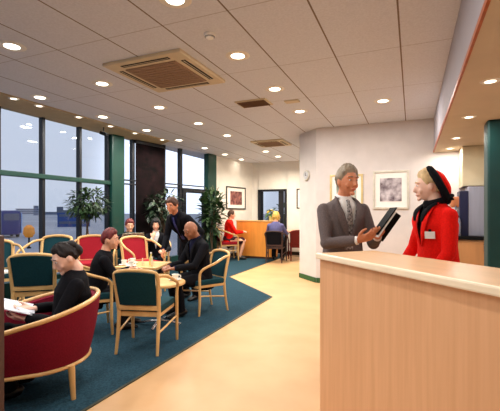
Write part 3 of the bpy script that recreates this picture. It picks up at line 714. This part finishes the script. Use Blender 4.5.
def person(label, loc, f, sc=1., lean=0., side=0., sit=None, turn=0., head=(0, 0, 0), rh=None, lh=None, rp=V((.6, -.6, -.6)), lp=V((-.6, -.6, -.6)),
           rhand=None, lhand=None, curl=.7, skin=SKIN, hair=('short', H_BROWN), jacket=BLACKCLOTH, trousers=BLACKCLOTH, shirt=None, tie=None, vcut=True,
           knees=None, vox=.009, skirt=False, wid=1., lips=LIPM, shoes=SHOEM, group=None, jlen=.0, bare_legs=False, collar=True, bulk=1., knee_open=.09, feet_fwd=.30):
    """local frame: +Y is where the person faces, +X their right hand side"""
    t = thing('person', label, 'person', loc, yaw_of(*f), group, sc)
    hz = .93 if sit is None else sit+.09
    PV = V((0, 0, hz))
    U = (Matrix.Rotation(side, 3, 'Y') @ Matrix.Rotation(-lean, 3, 'X')) @ V((0, 0, 1))
    RT_ = Matrix.Rotation(turn, 3, 'Z')
    X = RT_ @ V((1, 0, 0)); X = (X-U*X.dot(U)).normalized(); F = U.cross(X)
    P = lambda u, x=0., y=0.: PV+U*u+X*x+F*y
    nb = P(.535); shR = P(.432, .166*wid, -.005); shL = P(.432, -.166*wid, -.005)
    HR = Matrix.Rotation(turn+head[0], 3, 'Z') @ Matrix.Rotation(-head[1], 3, 'X') @ Matrix.Rotation(head[2], 3, 'Y')
    hc = nb+U*.022+HR @ V((0, .035, .115))
    if rh is None: rh = V((.26, .02, hz-.10))
    if lh is None: lh = V((-.26, .02, hz-.10))
    rh, lh = V(rh), V(lh)
    eR, wR = ik(shR, rh, .29, .255, rp); eL, wL = ik(shL, lh, .29, .255, lp)
    # legs
    hipR, hipL = PV+V((.095, 0, -.02)), PV+V((-.095, 0, -.02))
    if sit is None:
        aR, aL = V((.11, -.02, .085)), V((-.11, .0, .085)); kR, aR = ik(hipR, aR, .43, .42, V((.1, 1, 0))); kL, aL = ik(hipL, aL, .43, .42, V((-.1, 1, 0)))
    else:
        kR, kL = V((knee_open+.03, .42, max(sit+.05, .44))), V((-knee_open-.03, .42, max(sit+.05, .44))); aR, aL = V((knee_open+.03, feet_fwd, .085)), V((-knee_open-.03, feet_fwd+.08, .085))
    # ---- body (one continuous skin)
    b = MB()
    b.tube([P(-.08), P(.02), P(.2), P(.36), P(.47), nb], [(.15*wid, .10), (.155*wid, .105), (.125*wid, .09), (.15*wid, .105), (.13*wid, .085), (.055, .055)], 16, side=X)
    b.tube([nb-U*.05, nb+U*.02, hc+HR @ V((0, -.018, -.05))], [(.062, .06), (.053, .055), (.05, .055)], 12, side=X)
    add_head(b, hc, HR, 1.)
    for s_, e_, w_ in ((shR, eR, wR), (shL, eL, wL)):
        b.tube([s_, s_.lerp(e_, .5), e_, e_.lerp(w_, .35), w_], [(.046,)*2, (.043,)*2, (.036,)*2, (.036,)*2, (.026, .024)], 10); b.ell(e_, .037)
    for w_, e_, hd, rt in ((wR, eR, rhand, True), (wL, eL, lhand, False)):
        d_ = (w_-e_).normalized(); n_ = V((-.6 if rt else .6, 0, -.8))
        if hd: d_, n_ = V(hd[0]).normalized(), V(hd[1])
        add_hand(b, w_, d_, n_, rt, curl, 1.)
    for h_, k_, a_ in ((hipR, kR, aR), (hipL, kL, aL)):
        b.tube([h_, h_.lerp(k_, .5), k_, k_.lerp(a_, .35), a_], [(.082,)*2, (.072,)*2, (.052,)*2, (.054,)*2, (.036,)*2], 10); b.ell(k_, .053)
        b.tube([a_+V((0, -.04, -.045)), a_+V((0, .06, -.05)), a_+V((0, .14, -.062))], [(.03, .035), (.035, .03), (.03, .018)], 8)
    remesh_obj(b, 'body', skin, t, vox)
    # ---- face details
    T = lambda x, y, z: hc+HR @ V((x, y, z))
    for sx in (-1, 1):
        e = MB(); e.ell(T(sx*.031, .0800, .012), (.012, .0095, .0055), HR, 10, 7); eo = e.build('eye', WHITEC, t)
        e = MB(); e.ell(T(sx*.031, .0878, .012), (.0055, .003, .0050), HR, 8, 6); e.build('iris', EYEM, eo)
        e = MB(); e.tube([T(sx*.016, .093, .037), T(sx*.034, .093, .042), T(sx*.052, .080, .036)], [(.004, .003)]*3, 6); e.build('eyebrow', hair[1] or EYEM, t)
    e = MB(); e.tube([T(-.020, .092, -.062), T(0, .0975, -.060), T(.020, .092, -.062)], [(.002, .002), (.004, .005), (.002, .002)], 8); e.build('lips', lips, t)
    # ---- hair
    st, hm = hair
    if hm:
        hb = MB(); q = bmesh.ops.create_uvsphere(hb.bm, u_segments=40, v_segments=30, radius=1.); kill = []
        rnd = random.Random(len(label))
        hl = {'short': .50, 'swept': .56, 'bun': .62, 'bob': .46}[st]
        tab = {'short': [(-90, -.62), (-40, -.50), (-18, -.05), (12, -.12), (32, .10), (52, hl), (90, hl)],
               'swept': [(-90, -.62), (-45, -.50), (-22, .12), (8, .02), (26, .30), (44, hl), (90, hl+.06)],
               'bun': [(-90, -.50), (-40, -.40), (-15, .05), (10, .08), (28, .34), (46, hl), (90, hl)],
               'bob': [(-90, -.86), (0, -.84), (22, -.70), (36, -.2), (52, hl), (90, hl)]}[st]
        T0 = {'short': .015, 'swept': .016, 'bun': .017, 'bob': .024}[st]
        for v in q['verts']:
            u = v.co.copy(); p = headshape(u)
            ph = math.degrees(math.atan2(u.y, abs(u.x)+1e-6)); lim = tab[-1][1]
            for (a0, l0), (a1, l1) in zip(tab, tab[1:]):
                if a0 <= ph <= a1: lim = l0+(l1-l0)*(ph-a0)/(a1-a0); break
            if u.z < lim-.22: kill.append(v); continue
            k_ = min(max((u.z-lim+.06)/.26, 0), 1); k_ = k_*k_*(3-2*k_)
            th = T0*(1+.18*math.sin(9*math.atan2(u.y, u.x)+5*u.z)+.22*rnd.uniform(-1, 1))
            if st == 'swept': th += .014*max(0, u.z)**2
            elif abs(ph) < 20 and u.z < .3 and st != 'bob': th *= .6
            p = p+u.normalized()*(-.006+(th+.006)*k_)
            if st == 'bob' and u.z < -.1: p += V((u.x*.014, -.008, 0))
            v.co = hc+HR @ p
        bmesh.ops.delete(hb.bm, geom=kill, context='VERTS')
        if st == 'bun':
            hb.ell(T(0, -.108, .012), (.058, .042, .055), HR, 14, 10); hb.ell(T(0, -.085, .07), (.055, .045, .04), HR, 12, 8)
        hb.build('hair', hm, t)
    # ---- clothes
    if shirt:
        c_ = MB(); c_.tube([P(.0), P(.2), P(.36), P(.47), P(.525), P(.548)], [(.166*wid, .116), (.136*wid, .101), (.160*wid, .114), (.141*wid, .094), (.074, .07), (.060, .062)], 16, side=X)
        remesh_obj(c_, 'shirt', shirt, t, max(vox, .008))
        if collar:
            c_ = MB(); c_.tube([P(.535)+(X*math.cos(a)*.058+F*math.sin(a)*.061)+U*(.012-.016*math.sin(a)) for a in [2*PI*i/18 for i in range(18)]], [(.017, .007)]*18, 8, side=U, closed=True); c_.build('shirt_collar', shirt, t)
    j = MB(); q = bulk
    j.tube([P(-.14-jlen), P(-.02), P(.2), P(.36), P(.44), P(.485), P(.52), P(.54)], [(.185*wid*q, .130*q), (.178*wid*q, .126*q), (.158*wid*q, .118*q), (.178*wid*q, .128*q), (.178*wid, .112), (.150*wid, .100), (.092, .080), (.072, .068)], 18, side=X)
    for s_, e_, w_ in ((shR, eR, wR), (shL, eL, wL)):
        s2 = s_+(P(.42)-s_)*.25
        j.tube([s_, s_.lerp(e_, .5), e_, e_.lerp(w_, .5), w_-(w_-e_).normalized()*.02], [(.060,)*2, (.057,)*2, (.052,)*2, (.047,)*2, (.041,)*2], 12); j.ell(s2, .056); j.ell(e_, .052); j.ell(s_, .060)
    cut = None
    if vcut and shirt: cut = (PV, U, X, F)
    remesh_obj(j, 'jacket', jacket, t, max(vox, .009), 3, cut)
    for s_, e_, w_ in ((shR, eR, wR), (shL, eL, wL)):
        if shirt:
            d_ = (w_-e_).normalized(); c_ = MB(); c_.tube([w_-d_*.05, w_-d_*.004], [(.034,)*2, (.034,)*2], 14); c_.build('shirt_cuff', shirt, t)
    if cut:
        for sx in (-1, 1):
            c_ = MB(); pts = []
            for u, x_, y_ in ((.20, .010, .128), (.30, .046, .140), (.40, .080, .136), (.47, .092, .100), (.525, .080, .035), (.545, .05, -.05)): pts.append(P(u, sx*x_, y_+.004))
            c_.tube(pts, [(.007, .004), (.026, .006), (.034, .006), (.026, .007), (.014, .008), (.014, .008)], 8, side=X, smooth=3)
            c_.build('lapel', jacket, t)
    if tie:
        c_ = MB(); c_.tube([P(.515, 0, .078), P(.50, 0, .092), P(.40, 0, .126), P(.24, 0, .122), P(.12, 0, .122)], [(.016, .010), (.014, .008), (.024, .006), (.032, .005), (.036, .005)], 8, side=X, smooth=3); c_.build('tie', tie, t)
    l_ = MB()
    if skirt:
        l_.tube([PV+V((0, 0, .1)), PV, PV+V((0, .0, -.12)), (kR+kL)/2+V((0, .02, .02)) if sit is not None else PV+V((0, 0, -.42))], [(.15, .12), (.18, .14), (.19, .14), (.17, .08 if sit is not None else .13)], 16, side=V((1, 0, 0)))
        if sit is not None: l_.tube([PV+V((0, -.02, 0)), (kR+kL)/2], [(.18, .10), (.17, .07)], 14, side=V((1, 0, 0)))
        remesh_obj(l_, 'skirt', trousers, t, .011)
    else:
        l_.tube([PV+V((0, 0, .12)), PV+V((0, 0, 0)), PV+V((0, 0, -.10))], [(.15*wid, .11), (.17*wid, .125), (.155*wid, .115)], 14, side=V((1, 0, 0)))
        for h_, k_, a_ in ((hipR, kR, aR), (hipL, kL, aL)):
            l_.tube([h_, h_.lerp(k_, .5), k_, k_.lerp(a_, .5), a_+V((0, 0, -.02))], [(.098,)*2, (.088,)*2, (.070,)*2, (.066,)*2, (.060,)*2], 12); l_.ell(k_, .072)
        remesh_obj(l_, 'trousers', trousers, t, .011)
    for a_ in (aR, aL):
        c_ = MB(); c_.tube([a_+V((0, -.075, -.045)), a_+V((0, -.04, -.03)), a_+V((0, .05, -.042)), a_+V((0, .13, -.055)), a_+V((0, .185, -.066))], [(.028, .03), (.042, .050), (.044, .042), (.046, .030), (.026, .016)], 12, side=V((1, 0, 0)), smooth=3); c_.build('shoe', shoes, t)
    t['_'] = 0; del t['_']
    return dict(t=t, P=P, hc=hc, HR=HR, T=T, wR=wR, wL=wL, nb=nb, U=U, X=X, F=F, PV=PV)

TIEM = mat('patterned_tie', (58, 56, 70), .6, .7, 60, rgb2=(178, 172, 170))
# 1 man in grey suit at the counter
G = person('man in grey suit and patterned tie holding an open black folder behind the counter', (-.52, 3.14, 0), (.54, -.84), sc=.965, lean=.05, head=(.22, .08, 0),
       rh=V((.0, .30, 1.13)), lh=V((-.14, .33, 1.16)), rp=V((.75, -.5, -.35)), lp=V((-.35, -.3, -.9)), rhand=(V((-.45, .75, .30)), V((-.5, -.2, .8))), lhand=(V((.45, .75, .25)), V((.2, -.3, .9))), curl=.55,
       skin=SKINT, hair=('swept', H_GREY), jacket=GREYCLOTH, trousers=GREYCLOTH, shirt=WHITEC, tie=TIEM, vox=.006, wid=1.03)
# folder he holds
fd = thing('folder', 'black open folder with white papers held by the grey suited man', 'folder', (0, 0, 0))
Lx = (V((.36, .15, .0))*1.+V((0, 0, .55))).normalized(); Wx = V((.35, -.75, .1)); Wx = (Wx-Lx*Wx.dot(Lx)).normalized(); Nx = Lx.cross(Wx)
RF = Matrix((Wx, Lx, Nx)).transposed()
fc = V((-.185, 2.90, 1.235))
s = MB(); s.box(fc, (.15, .235, .008), RF, .003); s.build('cover', BLACK, fd, smooth=False)
s = MB(); s.box(fc+Wx*-.079+Nx*.05, (.008, .235, .10), RF, .003); s.build('back_cover', BLACK, fd, smooth=False)
s = MB(); s.box(fc+Nx*.012+Lx*-.02, (.14, .22, .010), RF); s.build('papers', WHITEC, fd, smooth=False)
# 2 woman in red
Wm = person('woman in red jacket with red and black hat standing behind the counter', (.18, 3.17, 0), (-.88, -.47), sc=.935, lean=.05, head=(-.42, .10, 0), rh=V((.23, .22, .88)), lh=V((-.23, .22, .88)),
       skin=SKINP, hair=('swept', H_BLOND), jacket=REDCLOTH, trousers=BLACKCLOTH, shirt=BLACKCLOTH, vcut=True, vox=.006, wid=1.06, skirt=True, bulk=1.10, jlen=.08)
t = Wm['t']; hc, HR, P = Wm['hc'], Wm['HR'], Wm['P']
ax = (HR @ V((0, -.93, .36))).normalized(); hx, hy = frame_from(ax, HR @ V((1, 0, 0)))
RH = Matrix((hx, hy, ax)).transposed()
o = hc+ax*.076+HR @ V((0, 0, -.026))
s = MB(); s.tube([o+hx*.104*math.cos(2*PI*i/28)+hy*.142*math.sin(2*PI*i/28) for i in range(28)], [(.030, .032)]*28, 10, closed=True, side=ax); hb = s.build('hat_brim', BLACKCLOTH, t)
s = MB(); s.lathe([(.112, -.01), (.118, .02), (.110, .046), (.075, .066), (.001, .074)], o, 28, RH); s.build('hat_crown', REDCLOTH, t)
s = MB(); bo = hc+HR @ V((0, -.125, -.115))
for sx in (-1, 1): s.tube([bo, bo+HR @ V((sx*.04, -.02, .02)), bo+HR @ V((sx*.075, -.02, -.005))], [(.010, .012), (.018, .03), (.012, .02)], 10)
s.ell(bo, (.016, .016, .018)); s.build('hat_bow', BLACKCLOTH, hb)
s = MB(); s.tube([P(.532)+(Wm['X']*math.cos(a)*.074+Wm['F']*math.sin(a)*.074)+Wm['U']*(.008-.018*math.sin(a)) for a in [2*PI*i/20 for i in range(20)]], [(.032, .016)]*20, 10, closed=True, side=Wm['U']); s.build('black_collar', BLACKCLOTH, t)
s = MB()
for sx in (-1, 1): s.tube([P(.53, sx*.075, .04), P(.49, sx*.072, .105), P(.45, sx*.062, .135), P(.40, sx*.05, .150)], [(.03, .012), (.034, .010), (.030, .008), (.012, .006)], 10, side=Wm['X'], smooth=4)
s.build('collar_fronts', BLACKCLOTH, t)
bp = P(.29, -.125, .128); Rb = Matrix((Wm['X'], Wm['U'], -Wm['F'])).transposed() @ Matrix.Rotation(.75, 3, 'Y')
s = MB(); s.box(bp, (.075, .055, .006), Rb, .002); bg_ = s.build('name_badge', WHITEC, t, smooth=False)
s = MB(); s.box(bp+Rb @ V((0, .036, 0)), (.02, .02, .006), Rb, .002); s.build('badge_clip', BLACK, bg_, smooth=False)
# 3 reading woman
person('woman in black with dark pinned up hair reading in the red tub chair', (-2.42, 2.11, .008), (-.62, -.78), sc=.93, lean=-.14, sit=.29, bulk=1.1, wid=1.06, head=(.25, .50, .0), rh=V((.12, .24, .60)), lh=V((-.10, .28, .58)), rp=V((.7, -.3, -.6)), lp=V((-.7, -.3, -.6)),
       rhand=(V((-.3, .9, .1)), V((-.5, .2, .7))), lhand=(V((.35, .9, .1)), V((.4, .2, .8))), curl=.6, skin=SKINP, hair=('bun', H_DARK), shirt=None, vox=.008)
mg = thing('magazine', 'open pale blue and white magazine held by the reading woman', 'magazine', (-2.63, 1.89, .585), yaw_of(-.62, -.78))
BLUEP = mat('blue_printed_page', (176, 186, 206), .6, .15, 12, rgb2=(232, 232, 236))
for sx in (-1, 1):
    s = MB(); s.box((sx*.085, 0.02, .016), (.17, .24, .006), Matrix.Rotation(-sx*.18, 3, 'Y') @ Matrix.Rotation(.35, 3, 'X')); s.build('page', BLUEP, mg, smooth=False)
s = MB(); s.box((0, .02, -.004), (.012, .24, .006), Matrix.Rotation(.35, 3, 'X')); s.build('spine', WHITEC, mg, smooth=False)
# 4 auburn haired person
person('person with auburn hair in black jacket sitting at the round table, back turned', (-3.19, 3.15, .008), (.66, .75), sc=.91, lean=.24, sit=.34, head=(-.35, .10, 0), rh=V((.10, .45, .68)), lh=V((-.12, .45, .70)),
       rhand=(V((-.3, .9, 0)), V((-.4, 0, -.9))), lhand=(V((.3, .9, 0)), V((.4, 0, -.9))), hair=('swept', H_RED), vox=.009)
# 5 standing man leaning over
person('man in dark suit leaning down over the tables beside the bald man', (-3.04, 4.88, .008), (-.16, -1.), sc=.95, lean=.70, head=(.15, .30, 0), rh=V((.10, .50, .80)), lh=V((-.32, .25, .82)), lp=V((-.9, -.4, 0)),
       hair=('short', H_BROWN), jacket=BLACKCLOTH, trousers=BLACKCLOTH, shirt=NAVYCLOTH, tie=mat('blue_tie', (44, 48, 110), .6, .1), skin=SKINT, vox=.009, wid=1.05)
# 6 bald man
person('bald brown skinned man in black suit seated by the carpet edge', (-2.54, 4.35, .008), (-.50, -.87), sc=.97, lean=.16, sit=.36, head=(.05, .42, 0), rh=V((.10, .44, .62)), lh=V((-.10, .46, .62)), rhand=(V((-.5, .85, 0)), V((0, 0, -1))), lhand=(V((.5, .85, -.1)), V((0, 0, -1))),
       hair=('none', None), skin=SKIND, shirt=NAVYCLOTH, vox=.009, lips=LIPD, wid=1.1)
# 7 woman hand on chin
person('woman in black suit and white shirt with hand on chin facing the camera', (-4.5, 5.98, .008), (.57, -.82), sc=.94, lean=.10, sit=.36, head=(0, .12, 0), rh=V((.06, .27, .86)), lh=V((-.16, .40, .62)), rp=V((.5, .2, -.9)), rhand=(V((-.35, -.25, 1)), V((0, -1, .2))),
       hair=('bob', H_BLACK), shirt=WHITEC, vox=.010)
# 8 reader by the pier
person('person in dark clothes reading a newspaper beside the green pier', (-4.74, 5.50, .008), (.75, -.66), sc=.95, lean=.05, sit=.36, head=(0, .25, 0), rh=V((.18, .42, .78)), lh=V((-.18, .42, .78)), hair=('short', H_RED), vox=.010)
nw = thing('newspaper', 'open newspaper held by the person beside the green pier', 'newspaper', (-4.47, 5.28, .84), yaw_of(.75, -.66))
NEWS = mat('newsprint', (176, 168, 148), .9, .5, 30, rgb2=(214, 206, 186))
for sx in (-1, 1):
    s = MB(); s.box((sx*.10, 0, 0), (.20, .006, .27), Matrix.Rotation(sx*.25, 3, 'Z') @ Matrix.Rotation(-.75, 3, 'X')); s.build('sheet', NEWS, nw, smooth=False)
# 9, 10 far people
person('far person in red top and dark skirt seated left of the wood divider', (-4.60, 9.27, .008), (.78, .62), sc=1.0, lean=.08, sit=.46, head=(0, .1, 0), rh=V((.10, .40, .75)), lh=V((-.10, .40, .75)), hair=('short', H_BROWN), jacket=REDCLOTH, trousers=mat('plum_skirt', (52, 18, 30), .9, .1), skirt=True, vox=.012)
person('far person in blue purple top with fair hair seated before the far doorway', (-3.30, 9.45, 0), (-.15, 1.), sc=1.0, lean=.06, sit=.42, head=(0, .15, 0), rh=V((.14, .42, .80)), lh=V((-.14, .42, .80)), hair=('bob', mat('fair_hair', (200, 160, 80), .6, .2, 40)), jacket=PURPLEC, vox=.012)

bpy.context.view_layer.update()
dg = bpy.context.evaluated_depsgraph_get(); new = []
for o, cut in REMESH: new.append(bpy.data.meshes.new_from_object(o.evaluated_get(dg)))
for (o, cut), me in zip(REMESH, new):
    o.modifiers.clear(); old = o.data; m = old.materials[0]; o.data = me; me.name = o.name
    if not me.materials: me.materials.append(m)
    me.polygons.foreach_set('use_smooth', [True]*len(me.polygons))
    if cut:
        PV, U, X, F = cut; bm = bmesh.new(); bm.from_mesh(me); kill = []
        for fc_ in bm.faces:
            d = fc_.calc_center_median()-PV; u, x_, y_ = d.dot(U), d.dot(X), d.dot(F)
            if y_ > .045 and .20 < u < .60 and abs(x_) < .006+.072*(u-.20)/.3: kill.append(fc_)
        bmesh.ops.delete(bm, geom=kill, context='FACES'); bm.to_mesh(me); bm.free()
# ------------------------------------------------------------------ world, camera
wd = bpy.data.worlds.new('sky'); SC.world = wd; wd.use_nodes = True
nt = wd.node_tree; N = nt.nodes; L = nt.links; bg = N['Background']
tc = N.new('ShaderNodeTexCoord'); sep = N.new('ShaderNodeSeparateXYZ'); L.new(tc.outputs['Generated'], sep.inputs['Vector'])
rp = N.new('ShaderNodeValToRGB'); mr = N.new('ShaderNodeMapRange'); mr.inputs['From Min'].default_value = -.1; mr.inputs['From Max'].default_value = .6
L.new(sep.outputs['Z'], mr.inputs['Value']); L.new(mr.outputs['Result'], rp.inputs['Fac'])
rp.color_ramp.elements[0].color = (*lin((196, 204, 224)), 1); rp.color_ramp.elements[1].color = (*lin((214, 222, 240)), 1)
# the sky is brighter towards a hazy sun standing beyond the far windows
dot = N.new('ShaderNodeVectorMath'); dot.operation = 'DOT_PRODUCT'; sv_ = V((-.545, .839, .10)).normalized(); dot.inputs[1].default_value = sv_
L.new(tc.outputs['Generated'], dot.inputs[0])
m2 = N.new('ShaderNodeMapRange'); m2.interpolation_type = 'SMOOTHSTEP'; m2.inputs['From Min'].default_value = .970; m2.inputs['From Max'].default_value = .9985; m2.inputs['To Min'].default_value = 1.1; m2.inputs['To Max'].default_value = 2.4
L.new(dot.outputs['Value'], m2.inputs['Value']); L.new(m2.outputs['Result'], bg.inputs['Strength']); L.new(rp.outputs['Color'], bg.inputs['Color'])

cam = bpy.data.cameras.new('camera'); co = bpy.data.objects.new('camera', cam); COL.objects.link(co); SC.camera = co
cam.sensor_fit = 'HORIZONTAL'; cam.sensor_width = 36; cam.lens = 380/500*36; cam.shift_y = 6.5/500
co.location = (0, 0, 1.3); co.rotation_euler = (PI/2, 0, math.atan(162/380)); cam.clip_start = .05; cam.clip_end = 2000
SC.view_settings.view_transform = 'Standard'; SC.view_settings.look = 'None'; SC.view_settings.gamma = 1; SC.view_settings.use_curve_mapping = False
SC.view_settings.exposure = 0.
